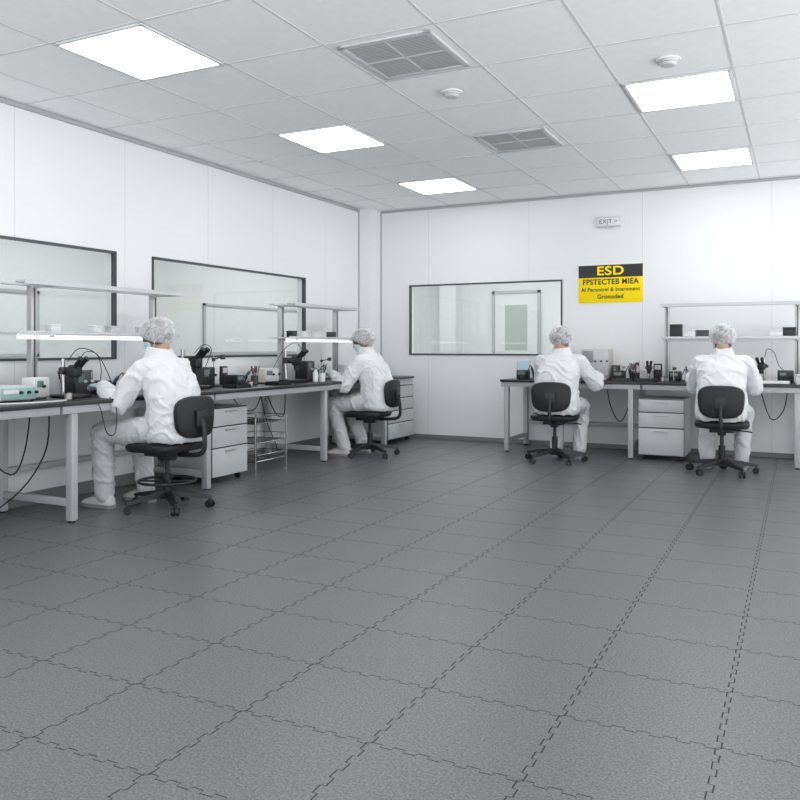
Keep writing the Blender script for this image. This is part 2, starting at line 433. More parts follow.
    for a, b_ in zip(vs[:-1], vs[1:]):
        for k in range(16): w.bm.faces.new((a[k], a[k+1], b_[k+1], b_[k]))
    for s in (1,-1): w.tube([(s*.068,.03,-.01),(s*.082,-.005,.0),(s*.084,-.022,-.02),(s*.07,.02,-.075)], .0018, 6)
    hpart(w, 'face_mask', 'mask', 'pale blue surgical mask')
    for s in (1,-1): w = B(); w.ell((s*.03,.084,.006), (.012,.008,.008)); hpart(w, 'eye', 'eye')
    return P
person((-3.84,4.16,0), W90, 'seated person in white coat, hair net and gloves reaching over bench', lean=.12,
       wr=((.13,.43,.82),(-.18,.43,.83)), ank=((.13,.33),(-.16,.42)), knee=((.14,.40),(-.17,.43)),
       eh=((.5,-.3,-1),(-.35,-.3,-1)), head=(0,.10,1.165), pitch=-.32, yaw=.3, seed=1)
person((-3.87,7.13,0), W90, 'seated person in white coat, hair net and mask at bench', lean=.12,
       wr=((.15,.38,.82),(-.16,.38,.83)), ank=((.12,.18),(-.16,.24)), knee=((.14,.38),(-.17,.37)), head=(0,.12,1.155), pitch=-.3, yaw=.45, seed=2)
person((-2.07,7.55,0), -.02, 'seated person in white coat facing wall, right hand at tools', lean=.12,
       wr=((.27,.44,.82),(-.15,.44,.82)), ank=((.11,.32),(-.12,.34)), knee=((.12,.38),(-.14,.39)),
       eh=((.5,-.3,-1),(-.5,-.2,-1)), head=(-.01,.10,1.165), pitch=-.25, yaw=-.1, shoe='shoeblue', seed=3)
person((-.61,7.50,0), 0, 'seated person in white coat facing wall, elbows slightly spread', lean=.12,
       wr=((.14,.44,.82),(-.14,.44,.82)), ank=((.14,.30),(-.15,.30)), knee=((.16,.38),(-.16,.38)),
       eh=((.55,-.1,-.9),(-.55,-.1,-.9)), head=(0,.10,1.165), pitch=-.3, yaw=0, shoe='shoeblue', seed=4)

# ------------------------------------------------------------------ lettering helper
def text(body, size, x, z, y, parent, matn, off=0.0, sx=1.0, sp=1.0):
    cu = bpy.data.curves.new('lettering', 'FONT'); cu.body = body; cu.size = size; cu.align_x = 'CENTER'; cu.align_y = 'CENTER'
    cu.extrude = 0.0006; cu.offset = off; cu.space_character = sp
    t = bpy.data.objects.new('tmp', cu); COL.objects.link(t)
    dg = bpy.context.evaluated_depsgraph_get(); me = bpy.data.meshes.new_from_object(t.evaluated_get(dg))
    bpy.data.objects.remove(t)
    me.materials.clear(); me.materials.append(M[matn])
    o = bpy.data.objects.new('lettering', me); COL.objects.link(o); o.parent = parent
    o.location = (x, y, z); o.rotation_euler = (pi/2, 0, 0); o.scale = (sx, 1, 1)
    return o

# ------------------------------------------------------------------ room
XW, YN, H = -4.81, 8.77, 2.78
XE, YS = 2.9, -1.6
B().box((XW-0.1, YS, -0.1), (XE+0.1, YN+0.1, 0)).struct('floor', 'floor')
Z0, Z1 = 1.01, 1.845
w = B()
w.box((XW-0.1, YS, 0), (XW, YN+0.1, Z0)); w.box((XW-0.1, YS, Z1), (XW, YN+0.1, H))
for a, b_ in ((YS, 1.5), (4.62, 5.02), (7.31, YN+0.1)): w.box((XW-0.1, a, Z0), (XW, b_, Z1))
w.struct('wall_west', 'wallw')
BW = (-4.25, -2.37)
w = B()
w.box((XW, YN, 0), (XE+0.1, YN+0.1, Z0)); w.box((XW, YN, Z1), (XE+0.1, YN+0.1, H))
w.box((XW, YN, Z0), (BW[0], YN+0.1, Z1)); w.box((BW[1], YN, Z0), (XE+0.1, YN+0.1, Z1))
w.struct('wall_north', 'walln')
tx0, tdx, ty0, tdy = -3.71, 0.67, 3.09, 0.70
w = B(); w.box((XW-0.1, YS, H), (XE+0.1, YN+0.1, H+0.1), m=0)
k = -2
while tx0+k*tdx < XE:
    x = tx0+k*tdx
    if x > XW+0.05: w.box((x-0.007, YS, H-0.002), (x+0.007, YN, H), m=1)
    k += 1
k = -9
while ty0+k*tdy < YN:
    y = ty0+k*tdy
    if y > YS: w.box((XW, y-0.007, H-0.0023), (XE, y+0.007, H), m=1)
    k += 1
w.struct('ceiling', ['ceil', 'tbar'])
w = B().box((XW, YS, H-0.035), (XW+0.02, YN-0.27, H-0.004)); w.struct('trim_1', 'trim')
w = B().box((XW+0.17, YN-0.02, H-0.028), (XE, YN, H-0.004)); w.struct('trim_2', 'trim')
w = B().box((XW, YN-0.28, 0), (XW+0.16, YN, H-0.001), m=0)
w.box((XW, YN-0.292, 0), (XW+0.014, YN-0.28, H-0.01), m=1).box((XW+0.16, YN-0.014, 0), (XW+0.172, YN, H-0.01), m=1)
w.struct('trim_3', ['column', 'trim'])
B().box((XW, YS, 0), (XW+0.012, YN-0.31, 0.09), 0.003).struct('baseboard_west', 'base')
B().box((XW+0.2, YN-0.012, 0), (XE, YN, 0.05), 0.003).struct('baseboard_north', 'base')

def window(name, axis, a, b_, pos):
    w = B(); f = 0.022; d0, d1 = (-0.032, 0.010)
    def bx(p, q, z0, z1, dd0=d0, dd1=d1):
        if axis == 'y': w.box((pos+dd0, p, z0), (pos+dd1, q, z1))
        else: w.box((p, pos-dd1, z0), (q, pos-dd0, z1))
    bx(a-0.006, b_+0.006, Z0-0.006, Z0+f-0.01); bx(a-0.006, b_+0.006, Z1-f+0.01, Z1+0.006)
    bx(a-0.006, a+f-0.01, Z0, Z1); bx(b_-f+0.01, b_+0.006, Z0, Z1)
    o = w.struct(name, 'frame')
    g = B()
    if axis == 'y': g.box((pos-0.012, a+0.01, Z0+0.01), (pos-0.008, b_-0.01, Z1-0.01))
    else: g.box((a+0.01, pos+0.008, Z0+0.01), (b_-0.01, pos+0.012, Z1-0.01))
    g.struct('glass_pane', 'glass', o)
window('window_1', 'y', 1.5, 4.62, XW)
window('window_2', 'y', 5.02, 7.31, XW)
window('window_3', 'x', BW[0], BW[1], YN)

CX = -6.9
B().box((CX-0.1, 0, 0), (CX, 11.4, 2.6)).struct('wall_west_corridor', 'corr')
B().box((CX-0.1, 0, -0.1), (XW-0.1, 11.4, 0)).struct('floor_west_corridor', 'corrf')
B().box((CX-0.1, 0, 2.6), (XW-0.1, 11.4, 2.7)).struct('ceiling_west_corridor', 'corr')
B().box((CX, -0.1, 0), (XW-0.1, 0, 2.6)).struct('wall_south_corridor', 'corr')
CY = 11.3
B().box((CX, CY, 0), (XE, CY+0.1, 2.6)).struct('wall_north_corridor', 'corr')
B().box((XW-0.1, YN+0.1, -0.1), (XE, CY, 0)).struct('floor_north_corridor', 'corrf')
B().box((XW-0.1, YN+0.1, 2.6), (XE, CY, 2.7)).struct('ceiling_north_corridor', 'corr')
w = B()
for (y0, y1) in ((8.1, 10.9), (3.2, 5.6)):
    w.box((CX, y0, 1.0), (CX+0.03, y1, 1.035)); w.box((CX, y0, 1.635), (CX+0.03, y1, 1.665))
    w.box((CX, y0, 1.0), (CX+0.03, y0+0.035, 1.665)); w.box((CX, y1-0.035, 1.0), (CX+0.03, y1, 1.665))
    w.box((CX, y0+0.035, 1.035), (CX+0.012, y1-0.035, 1.635), m=1)
w.struct('window_4', ['inner', 'corr'])
M['doorglass'] = mat('green_door_glass', (0.42,0.48,0.45), 0.3)
w = B()
dx0, dx1 = -4.10, -3.36
w.box((dx0, CY-0.04, 0), (dx0+0.045, CY, 1.93)); w.box((dx1-0.045, CY-0.04, 0), (dx1, CY, 1.93)); w.box((dx0, CY-0.04, 1.885), (dx1, CY, 1.93))
w.box((dx0+0.045, CY-0.025, 0), (dx1-0.045, CY-0.005, 1.885), m=1); w.box((dx0+0.2, CY-0.03, 1.05), (dx1-0.2, CY-0.02, 1.72), m=2)
w.struct('door_1', ['inner', 'corr', 'doorglass'])
B().box((-4.86, CY-0.25, 0), (-4.6, CY, 2.6)).struct('trim_4', 'corr')

# ------------------------------------------------------------------ ceiling fixtures
def tile(ix, iy): return (tx0+(ix+0.5)*tdx, ty0+(iy+0.5)*tdy)
c = tile(0, 0)
L = thing('ceiling_light_panel', (c[0], c[1], H), 0, 'square white recessed LED light panel glowing in the tiled ceiling', 'ceiling light', 'ceiling light panels')
w = B()
for a in ((-.325,-.34,.325,-.315), (-.325,.315,.325,.34), (-.325,-.34,-.30,.34), (.30,-.34,.325,.34)): w.box((a[0],a[1],-0.010), (a[2],a[3],0), 0.002)
w.part('frame', 'white', L)
B().box((-.30,-.315,-0.008), (.30,.315,-0.004)).part('diffuser', 'lamp', L)
for ix in (0, 4, 8):
    for iy in (0, 3, 6, -3, -6):
        if (ix, iy) in ((0,0),): continue
        if ix == 4 and iy in (0,): continue
        c = tile(ix, iy); dup(L, (c[0], c[1], H))
c = tile(2, 1)
V = thing('ceiling_vent', (c[0], c[1], H), 0, 'square grey louvred air vent set in the ceiling grid', 'vent', 'ceiling vents')
w = B()
for a in ((-.285,-.30,.285,-.262), (-.285,.262,.285,.30), (-.285,-.30,-.247,.30), (.247,-.30,.285,.30)): w.box((a[0],a[1],-0.014), (a[2],a[3],0), 0.004)
w.box((-.005,-.265,-.0125), (.005,.265,0)); w.box((-.25,-.005,-.0125), (.25,.005,0))
w.part('frame', 'cab', V)
w = B()
for k in range(26):
    y = -.255+k*.0204
    w.box((-.25, y-.006, -.0118), (.25, y+.006, -.0100), rot=(0.35,0,0))
w.part('louver', 'vent', V)
B().box((-.25,-.265,-.005), (.25,.265,-.001)).part('duct_shade_plate', 'ventdark', V)  # backing sheet coloured as the shade seen between louvers
c = tile(2, 4); dup(V, (c[0], c[1], H))
D = thing('smoke_detector', (-2.05, 4.86, H), 0, 'round white smoke detector on the ceiling', 'smoke detector', 'smoke detectors')
B().ringset([(0,0,0),(0,0,-.010),(0,0,-.012)], [.07,.07,.065], 32).part('base', 'white', D)
B().ringset([(0,0,-.012),(0,0,-.025),(0,0,-.038),(0,0,-.042)], [.054,.052,.040,.01], 32).part('sensor_cover', 'cab', D)
B().torus((0,0,-.022), .0515, .003).part('vent_ring', 'mid', D)
dup(D, (-0.69, 4.88, H))

E = thing('emergency_sign', (-1.853, YN-0.001, 2.455), 0, 'small white wall-mounted sign box with grey symbols', 'sign')
B().box((-.130,-.035,-.055), (.130,0,.055), 0.008).part('housing', 'cab', E)
B().box((-.118,-.0365,-.043), (.118,-.034,.043), 0.002).part('face_plate', 'white', E)
B().box((-.04,-.03,-.068), (.04,0,-.05), 0.004).part('bracket', 'cab', E)
text('EX|T', 0.068, -0.028, 0, -0.0375, E, 'dark', 0.0)
text('>', 0.068, 0.08, 0, -0.0375, E, 'dark', 0.0)

G = thing('safety_sign', (-1.837, YN-0.001, 1.785), 0, 'black and yellow ESD warning sign on the white wall', 'sign')
B().box((-.343,-.008,-.205), (.343,0,.205), 0.002).part('board', 'yellow', G)
B().box((-.343,-.010,.070), (.343,-.0085,.205)).part('header_band', 'black', G)
text('ESD', 0.132, 0, 0.137, -0.0115, G, 'yellow', 0.003, 1.28, 1.05)
text('FPSTECTEB MIEA', 0.082, 0, 0.020, -0.0095, G, 'black', 0.0022, 0.92, 1.08)
text('Al Personrel & boarnment', 0.058, 0, -0.062, -0.0095, G, 'black', 0.0011, 0.96, 1.05)
text('Gronoded', 0.064, 0, -0.140, -0.0095, G, 'black', 0.0016, 1.0, 1.05)

# ------------------------------------------------------------------ desks
FX = -4.03
FY = 7.98
def desk(loc, rot, Ln, label, frames, dep=0.765, end=0.05):
    d = thing('workbench', loc, rot, label, 'workbench', 'laboratory workbenches')
    B().box((0.002,0,.735), (Ln-0.002,dep,.76), 0.004).part('worktop', 'top', d)
    w = B().box((0.01,0.02,.685), (Ln-0.01,0.05,.735), 0.003).box((0.01,dep-.05,.685), (Ln-0.01,dep-.02,.735), 0.003)
    w.part('rail', 'metal', d)
    for x in frames:
        w = B()
        w.box((x-.025,0.03,.012), (x+.025,.085,.735), 0.005); w.box((x-.025,dep-.085,.012), (x+.025,dep-.03,.735), 0.005)
        w.box((x-.02,.085,.10), (x+.02,dep-.085,.145), 0.004); w.box((x-.02,.085,.68), (x+.02,dep-.085,.73), 0.004)
        w.part('leg_frame', 'metal', d)
        for y in (.057, dep-.057): B().cyl((x,y,0), (x,y,.014), .02, m=0).part('foot', 'rubber', d)
    if len(frames) > 1:
        B().box((frames[0]+.02, dep-.06, .25), (frames[-1]-.02, dep-.035, .29), 0.003).part('crossbar', 'metal', d)
    return d
desk((FX,1.6,0), W90, 1.86, 'long grey steel workbench with black top against the wall', (0.06,))
desk((FX,3.46,0), W90, 1.44, 'grey steel workbench with black top beneath the wall window', (0.11, 1.38))
desk((FX,4.90,0), W90, 1.72, 'grey steel workbench with black top, drawers and wire stand below', (1.64,))
desk((FX-0.02,6.62,0), W90, 1.86, 'grey steel workbench with black top reaching the room corner', (1.2,), dep=0.745)
desk((-2.82,FY,0), 0, 1.44, 'grey steel workbench with black top below the ESD sign', (0.06, 1.335))
desk((-1.38,FY,0), 0, 1.50, 'grey steel workbench with black top carrying a shelf unit', (1.36,))

def pedestal(loc, rot, wd, dp, h, label, fronts):
    d = thing('drawer_cabinet', loc, rot, label, 'drawer cabinet', 'under-bench drawer cabinets')
    B().box((-wd/2,0.02,.05), (wd/2,dp,h), 0.004).part('body', 'cab', d)
    B().box((-wd/2+.002,0.014,.052), (wd/2-.002,.02,h-.002)).part('gap_shade_plate', 'gap', d)  # added dark sheet that paints the shaded gaps around the drawers
    z = h-0.004
    for f in fronts:
        dr = B().box((-wd/2+.006,0,z-f+.005), (wd/2-.006,.014,z-.005), 0.003).part('drawer', 'cab', d)
        B().box((-.07,-.012,z-.035), (.07,0.001,z-.024), 0.003).part('handle', 'alu', dr)
        z -= f
    for x in (-wd/2+.05, wd/2-.05):
        for y in (.07, dp-.06):
            B().cyl((x-.01,y,.024), (x+.01,y,.024), .024, m=0).box((x-.012,y-.012,.02), (x+.012,y+.012,.052), m=0).part('caster', 'black', d)
    return d
pedestal((FX-.15,5.25,0), W90, .46, .5, .61, 'pale grey mobile drawer cabinet under the bench beside a wire stand', (.15,.17,.235))
pedestal((FX-.08,8.26,0), W90, .66, .5, .66, 'pale grey drawer cabinet under the bench in the corner', (.14,.14,.14,.18))
pedestal((-1.20,FY+.04,0), 0, .43, .5, .60, 'pale grey mobile drawer cabinet between two seated workers', (.13,.15,.265))

d = thing('wire_stand', (FX-.36,5.87,0), W90, 'chrome wire basket stand with open shelves under the bench', 'wire stand')
for x in (-.23,.23):
    for y in (-.17,.17): B().cyl((x,y,0), (x,y,.49), .008).part('leg', 'chrome', d)
for z in (.10,.26,.43):
    w = B().poly([(-.23,-.17,z),(.23,-.17,z),(.23,.17,z),(-.23,.17,z),(-.23,-.17,z)], .006)
    for k in range(9): w.cyl((-.184+k*.046,-.17,z), (-.184+k*.046,.17,z), .0028, seg=6)
    w.poly([(-.23,-.17,z+.055),(.23,-.17,z+.055),(.23,.17,z+.055),(-.23,.17,z+.055),(-.23,-.17,z+.055)], .004)
    for k in range(9): w.cyl((-.184+k*.046,-.17,z), (-.184+k*.046,-.17,z+.055), .002, seg=6)
    w.part('wire_shelf', 'chrome', d)

def rack(loc, rot, Ln, label, lights=True, over=0.1, ol=None):
    if ol is None: ol = over
    d = thing('bench_shelf', loc, rot, label, 'shelf', 'bench-top shelf units')
    for x in (0, Ln):
        B().box((x-.024,-.024,0), (x+.024,.024,.77), 0.002).box((x-.05,-.06,0), (x+.05,.06,.012), .003).box((x-.005,-.0265,.02),(x+.005,-.0235,.75),m=1).part('post', ['alu','dark'], d)
        B().box((x-.014,-.24,.735), (x+.014,.03,.760), 0.001).part('arm', 'alu', d)
        B().box((x-.012,-.20,.402), (x+.012,.02,.42), 0.001).part('arm', 'alu', d)
    w = B().box((-ol,-.26,.748), (Ln+over,-.17,.764), 0.001).box((-ol,-.02,.748), (Ln+over,.035,.764), 0.001).box((-ol,-.262,.740),(Ln+over,-.256,.768))
    w.part('top_rail', 'cab', d)
    B().box((-ol+.03,-.25,.738), (Ln+over-.03,-.20,.748), 0.001).part('lamp_tube', 'white', d)
    B().box((-ol,-.20,.424), (Ln+over,.04,.436), 0.001).box((-ol,-.205,.416), (Ln+over,-.199,.444), 0.001).part('shelf_board', 'cab', d)
    B().box((-ol+.05,-.18,.392), (Ln+over-.05,-.12,.424), 0.003).part('lamp_strip', 'tube' if lights else 'white', d)
    return d
rack((-4.6,3.69,.76), W90, 1.12, 'aluminium bench shelf with lit lamp bars and small boxes', True, .08, .26)
rack((-4.6,6.56,.76), W90, 1.04, 'aluminium bench shelf with lamp bar beside a seated worker', True, .1, .14)
rack((-1.21,8.52,.76), 0, 1.19, 'aluminium bench shelf holding small instruments', False, 0.03)

# ------------------------------------------------------------------ chairs
def chair(loc, rot, label, ring=False):
    d = thing('task_chair', loc, rot, label, 'office chair', 'black swivel work chairs')
    w = B()
    rings = []
    for (z, s) in ((.395,.80),(.40,.95),(.42,1.0),(.445,.99),(.458,.93),(.462,.75)):
        r = []
        for k in range(40):
            a = 2*pi*k/40; ca, sa = math.cos(a), math.sin(a)
            e = 0.55
            x = math.copysign(abs(ca)**e, ca)*.225*s; y = math.copysign(abs(sa)**e, sa)*.215*s
            r.append((x, y+.02, z - (0.012*((y/.215)**2) if z > .43 and y > 0 else 0)))
        rings.append(r)
    w.loft(rings).part('seat', 'fabric', d)
    w = B(); rings = []
    for (t, s) in ((-.028,.86),(-.02,.97),(0,1.0),(.015,.97),(.022,.85)):
        r = []
        for k in range(40):
            a = 2*pi*k/40; ca, sa = math.cos(a), math.sin(a); e = .6
            x = math.copysign(abs(ca)**e, ca)*.185*s; z = math.copysign(abs(sa)**e, sa)*.14*s
            x *= (1 + 0.06*z/.14)
            r.append((x, t + 1.0*x*x - .268, .635+z))
        rings.append(r)
    w.loft(rings).part('backrest', 'fabric', d)
    B().tube([(0,-.04,.375),(0,-.2,.375),(0,-.31,.40),(0,-.325,.5),(0,-.305,.62)], .016, seg=8).box((-.05,-.310,.57),(.05,-.290,.68),.006).part('back_support', 'black', d)
    B().box((-.10,-.11,.36), (.10,.12,.395), .01).box((-.035,-.06,.33),(.035,.06,.362),.01).part('mechanism', 'black', d)
    B().tube([(.09,.03,.372),(.19,.04,.368),(.245,.04,.36)], .006).part('lever', 'black', d)
    B().cyl((0,0,.09),(0,0,.24),.028).cyl((0,0,.24),(0,0,.34),.016).part('gas_lift', 'black', d)
    w = B().cyl((0,0,.065),(0,0,.125),.045,.038,20)
    for k in range(5):
        a = 2*pi*k/5+.3; c, s = math.cos(a), math.sin(a)
        rr = []
        for (q, ww, z0, z1) in ((.02,.026,.085,.125),(.15,.022,.075,.108),(.27,.017,.062,.086),(.30,.012,.064,.08)):
            rr.append([(q*c-ww*s*e1, q*s+ww*c*e1, z) for e1, z in ((-1,z0),(1,z0),(.7,z1),(-.7,z1))])
        w.loft(rr)
    w.part('star_base', 'black', d)
    for k in range(5):
        a = 2*pi*k/5+.3; c, s = math.cos(a), math.sin(a); x, y = .285*c, .285*s
        t = a+1.1; tx, ty = math.cos(t), math.sin(t)
        w = B().cyl((x-tx*.024,y-ty*.024,.026),(x-tx*.007,y-ty*.007,.026),.026,seg=18).cyl((x+tx*.007,y+ty*.007,.026),(x+tx*.024,y+ty*.024,.026),.026,seg=18)
        w.cyl((x,y,.026),(x,y,.075),.009)
        w.part('caster', 'black', d)
    if ring:
        w = B().torus((0,0,.19), .19, .010)
        for k in range(4): a = pi/2*k+.5; w.cyl((.025*math.cos(a),.025*math.sin(a),.185),(.19*math.cos(a),.19*math.sin(a),.19),.007,seg=8)
        w.cyl((0,0,.165),(0,0,.205),.035)
        w.part('foot_ring', 'black', d)
    return d
chair((-3.86,4.17,0), W90, 'black swivel stool with foot ring beside the drawer cabinet', True)
chair((-3.90,7.12,0), W90+.12, 'black swivel chair under a worker at the bench')
chair((-2.11,7.55,0), .12, 'black swivel chair below a worker facing the wall')
chair((-.61,7.50,0), .05, 'black swivel chair below a worker at the shelf bench')

# ------------------------------------------------------------------ bench equipment
ZT = .76
def microscope(loc, rot, label, sc=1.0):
    d = thing('microscope', loc, rot, label, 'microscope', 'bench microscopes'); d.scale = (sc,)*3
    B().box((-.10,-.13,0), (.10,.13,.03), .012).cyl((0,-.03,.03),(0,-.03,.034),.045,m=0,seg=24).part('base', 'black', d)
    B().cyl((0,.09,.03), (0,.09,.32), .016).part('column', 'chrome', d)
    B().box((-.035,-.02,.19), (.035,.11,.25), .012).part('focus_arm', 'black', d)
    B().cyl((-.06,.05,.22),(-.035,.05,.22),.02).cyl((.035,.05,.22),(.06,.05,.22),.02).part('focus_knob', 'dark', d)
    B().box((-.045,-.09,.17), (.045,.0,.27), .02).cyl((0,-.045,.17),(0,-.045,.12),.032,.026).part('optical_head', 'black', d)
    for s in (1,-1):
        B().cyl((s*.025,-.06,.24),(s*.03,-.135,.31),.018).cyl((s*.03,-.135,.31),(s*.0315,-.15,.325),.022).part('eyepiece', 'black', d)
    return d
def instrument(loc, rot, w_, dp, h, label, body='cab', face='dark', name='power_supply', disp='led', knobs=3, cat='instrument'):
    d = thing(name, loc, rot, label, cat)
    B().box((-w_/2,0,.01), (w_/2,dp,h), .006).part('case', body, d)
    B().box((-w_/2+.006,-.006,.016), (w_/2-.006,.001,h-.006), .003).part('front_panel', face, d)
    B().box((-w_/2+.02,-.008,h*.55), (-w_/2+.02+w_*.4,-.005,h-.02), .001).part('display', disp, d)
    for k in range(knobs):
        x = w_*(.02+.42*k/max(knobs-1,1))+.005
        B().cyl((x,-.022,h*.6),(x,-.005,h*.6), .009, .011, 14).part('knob', 'black' if face != 'dark' else 'cab', d)
    for s in (1,-1):
        for y in (.02, dp-.02): B().cyl((s*(w_/2-.02),y,0),(s*(w_/2-.02),y,.012),.008,seg=8).part('foot', 'rubber', d)
    return d
def solder(loc, rot, label):
    d = thing('soldering_station', loc, rot, label, 'soldering station', 'soldering stations')
    B().box((-.06,-.04,0),(.05,.10,.10),.012).part('control_unit', 'black', d)
    B().box((-.045,-.043,.05),(.03,-.039,.085),.002).part('display', 'led', d)
    B().cyl((-.005,-.052,.025),(-.005,-.04,.025),.012).part('knob', 'dark', d)
    B().box((.07,-.04,0),(.15,.06,.015),.004).cyl((.11,.02,.015),(.11,-.02,.08),.006).part('iron_holder', 'black', d)
    B().cyl((.11,-.04,.12),(.11,.02,.06),.014,.011).cyl((.11,.02,.06),(.11,.05,.03),.004,.002,8).part('soldering_iron', 'blue', d)
    B().tube([(.11,-.04,.12),(.11,-.09,.15),(.07,-.10,.06),(.03,-.07,.02),(.02,-.04,.03)], .004, 6).part('cord', 'black', d)
    return d
def tray(loc, rot, w_, dp, label, matn='black', boards=2):
    d = B(); d.box((-w_/2,-dp/2,0),(w_/2,dp/2,.006)); t = .005; h = .03
    d.box((-w_/2,-dp/2,0),(w_/2,-dp/2+t,h)).box((-w_/2,dp/2-t,0),(w_/2,dp/2,h)).box((-w_/2,-dp/2,0),(-w_/2+t,dp/2,h)).box((w_/2-t,-dp/2,0),(w_/2,dp/2,h))
    o = d.solo('component_tray', matn, loc, rot, label, 'tray', 'component trays')
    c, s = math.cos(rot), math.sin(rot)
    for k in range(boards):
        x = (k-(boards-1)/2)*w_*.42
        pcb((loc[0]+c*x, loc[1]+s*x, loc[2]+.0065), rot+.1*k)
def pcb(loc, rot):
    d = B().box((-.04,-.03,0),(.04,.03,.003)).box((-.03,-.02,.003),(-.01,.0,.010),m=1).box((.005,-.012,.003),(.028,.012,.014),m=1).cyl((-.015,.015,.003),(-.015,.015,.016),.005,seg=8,m=2)
    return d.solo('circuit_board', ['green','black','alu'], loc, rot, 'small green circuit board with components', 'circuit board', 'circuit boards')
def bottle(loc, label, matn='white', s=1.0):
    d = thing('bottle', loc, 0, label, 'bottle', 'small bottles')
    B().ringset([(0,0,0),(0,0,.004*s),(0,0,.09*s),(0,0,.11*s),(0,0,.12*s)],[.022*s,.026*s,.026*s,.013*s,.012*s],18).part('body', matn, d)
    B().cyl((0,0,.12*s),(0,0,.14*s),.014*s).part('cap', 'mid', d)
def pbox(loc, rot, dims, label, matn='white', grp='small boxes'):
    w_, dp, h = dims
    d = thing('parts_box', loc, rot, label, 'box', grp)
    B().box((-w_/2,-dp/2,0),(w_/2,dp/2,h*.78),.004).part('body', matn, d)
    B().box((-w_/2-.002,-dp/2-.002,h*.78),(w_/2+.002,dp/2+.002,h),.004).part('lid', matn, d)
def cable(pts, label, r=.005, matn='black', name='cable'):
    c = Vector(pts[0]); w = B().tube([Vector(p)-c for p in pts], r, 8)
    return w.solo(name, matn, c, 0, label, 'cable', 'hanging cables')
def spool(loc, matn='copper'):
    d = thing('solder_spool', loc, 0, 'small spool of solder wire standing on the bench', 'spool', 'solder spools')
    B().cyl((0,0,0),(0,0,.005),.03,seg=24).cyl((0,0,.045),(0,0,.05),.03,seg=24).cyl((0,0,0),(0,0,.05),.012).part('reel', 'black', d)
    B().cyl((0,0,.005),(0,0,.045),.024,seg=24).part('wire', matn, d)
def toolcup(loc, matn='white'):
    d = thing('tool_cup', loc, 0, 'small cup holding thin hand tools on the bench', 'tool holder', 'tool cups')
    B().ringset([(0,0,0),(0,0,.085),(0,0,.085),(0,0,.01)],[.03,.035,.031,.026],20).part('cup', matn, d)
    for k in range(5):
        a = 1.3*k+loc[1]; x, y = .014*math.cos(a), .014*math.sin(a)
        B().cyl((x,y,.02),(x*2.2,y*2.2,.13),.003,seg=6).cyl((x*2.2,y*2.2,.11),(x*2.9,y*2.9,.17),.006,seg=8).part('tool', ('black','blue','red','alu','black')[k], d)
def meter(loc, rot, matn='dark'):
    d = thing('multimeter', loc, rot, 'handheld multimeter propped upright on the bench', 'multimeter', 'multimeters')
    B().box((-.042,-.018,0),(.042,.018,.17),.010).part('body', matn, d)
    B().box((-.03,-.0195,.11),(.03,-.0175,.155)).part('display', 'cab', d)
    B().cyl((0,-.024,.07),(0,-.017,.07),.02,seg=20).part('dial', 'black', d)
    B().tube([(-.02,-.018,.02),(-.03,-.04,.004),(-.05,-.05,.004),(-.06,-.02,.004)],.0025,6).part('test_lead', 'red', d)
def clampst(loc, rot, h=.2):
    d = thing('clamp_stand', loc, rot, 'black metal clamp stand holding a small part', 'clamp stand', 'clamp stands')
    B().box((-.05,-.06,0),(.05,.05,.012),.003).part('base', 'black', d)
    B().cyl((0,.03,.012),(0,.03,h),.005,seg=10).part('rod', 'chrome', d)
    B().box((-.012,.018,h*.72),(.012,.042,h*.82),.003).cyl((0,.03,h*.77),(.0,-.06,h*.85),.0045,seg=8).box((-.018,-.085,h*.78),(.018,-.055,h*.92),.003).part('clamp', 'dark', d)

# west bench, first station
instrument((-4.32,3.37,ZT), W90, .26, .20, .095, 'pale grey bench power supply with teal front panel', 'cab', 'teal', disp='white')
microscope((-4.36,3.80,ZT), W90, 'black stereo microscope on the bench near the worker', .82)
instrument((-4.45,3.985,ZT), W90, .14, .11, .17, 'black electronic test instrument behind the microscope', 'black', 'dark', 'test_instrument', 'led', 2)
instrument((-4.42,3.62,ZT), W90, .12, .12, .14, 'white small instrument beside the power supply', 'white', 'cab', 'test_instrument', 'led', 1)
tray((-4.17,4.16,ZT), W90, .26, .14, 'white tray of circuit boards beneath gloved hands', 'white', 2)
solder((-4.50,4.20,ZT), W90, 'black soldering station with dark iron on the bench')
pbox((-4.72,3.52,ZT), W90, (.12,.1,.09), 'white plastic parts box at the back of the bench')
pbox((-4.70,4.50,ZT), W90, (.14,.1,.08), 'white plastic parts box at the back of the bench')
pbox((-4.62,3.20,ZT), W90, (.18,.12,.12), 'beige plastic case at the back of the bench', 'beige')
bottle((-4.66,4.64,ZT), 'small white dispensing bottle beside a parts box')
spool((-4.20,3.64,ZT)); toolcup((-4.70,4.04,ZT)); meter((-4.72,4.26,ZT), W90); clampst((-4.45,4.52,ZT), W90, .24)
spool((-4.20,4.52,ZT), 'alu')
pbox((-4.25,4.66,ZT), W90, (.13,.10,.06), 'white plastic parts box near the bench edge')
for (y, q) in ((3.80,'white'),(4.16,'white'),(4.32,'cab'),(4.62,'cab')):
    pbox((-4.53,y,ZT+.437), W90, (.075,.07,.058), 'small square box on the lamp shelf', q, 'boxes on the lamp shelf')
cable([(-4.52,3.98,.93),(-4.49,4.03,1.06),(-4.47,4.12,1.05),(-4.49,4.18,.95),(-4.52,4.20,.862)], 'thin black cable looping above the bench', .003)
cable([(-4.44,3.84,1.0),(-4.42,3.92,1.09),(-4.38,4.04,1.05),(-4.33,4.10,.90),(-4.28,4.10,.80)], 'thin black cable arching from the microscope', .003)
cable([(-4.33,4.50,.77),(-4.12,4.55,.767),(-4.08,4.7,.767),(-4.3,4.85,.767)], 'thin black cable lying on the bench', .003)
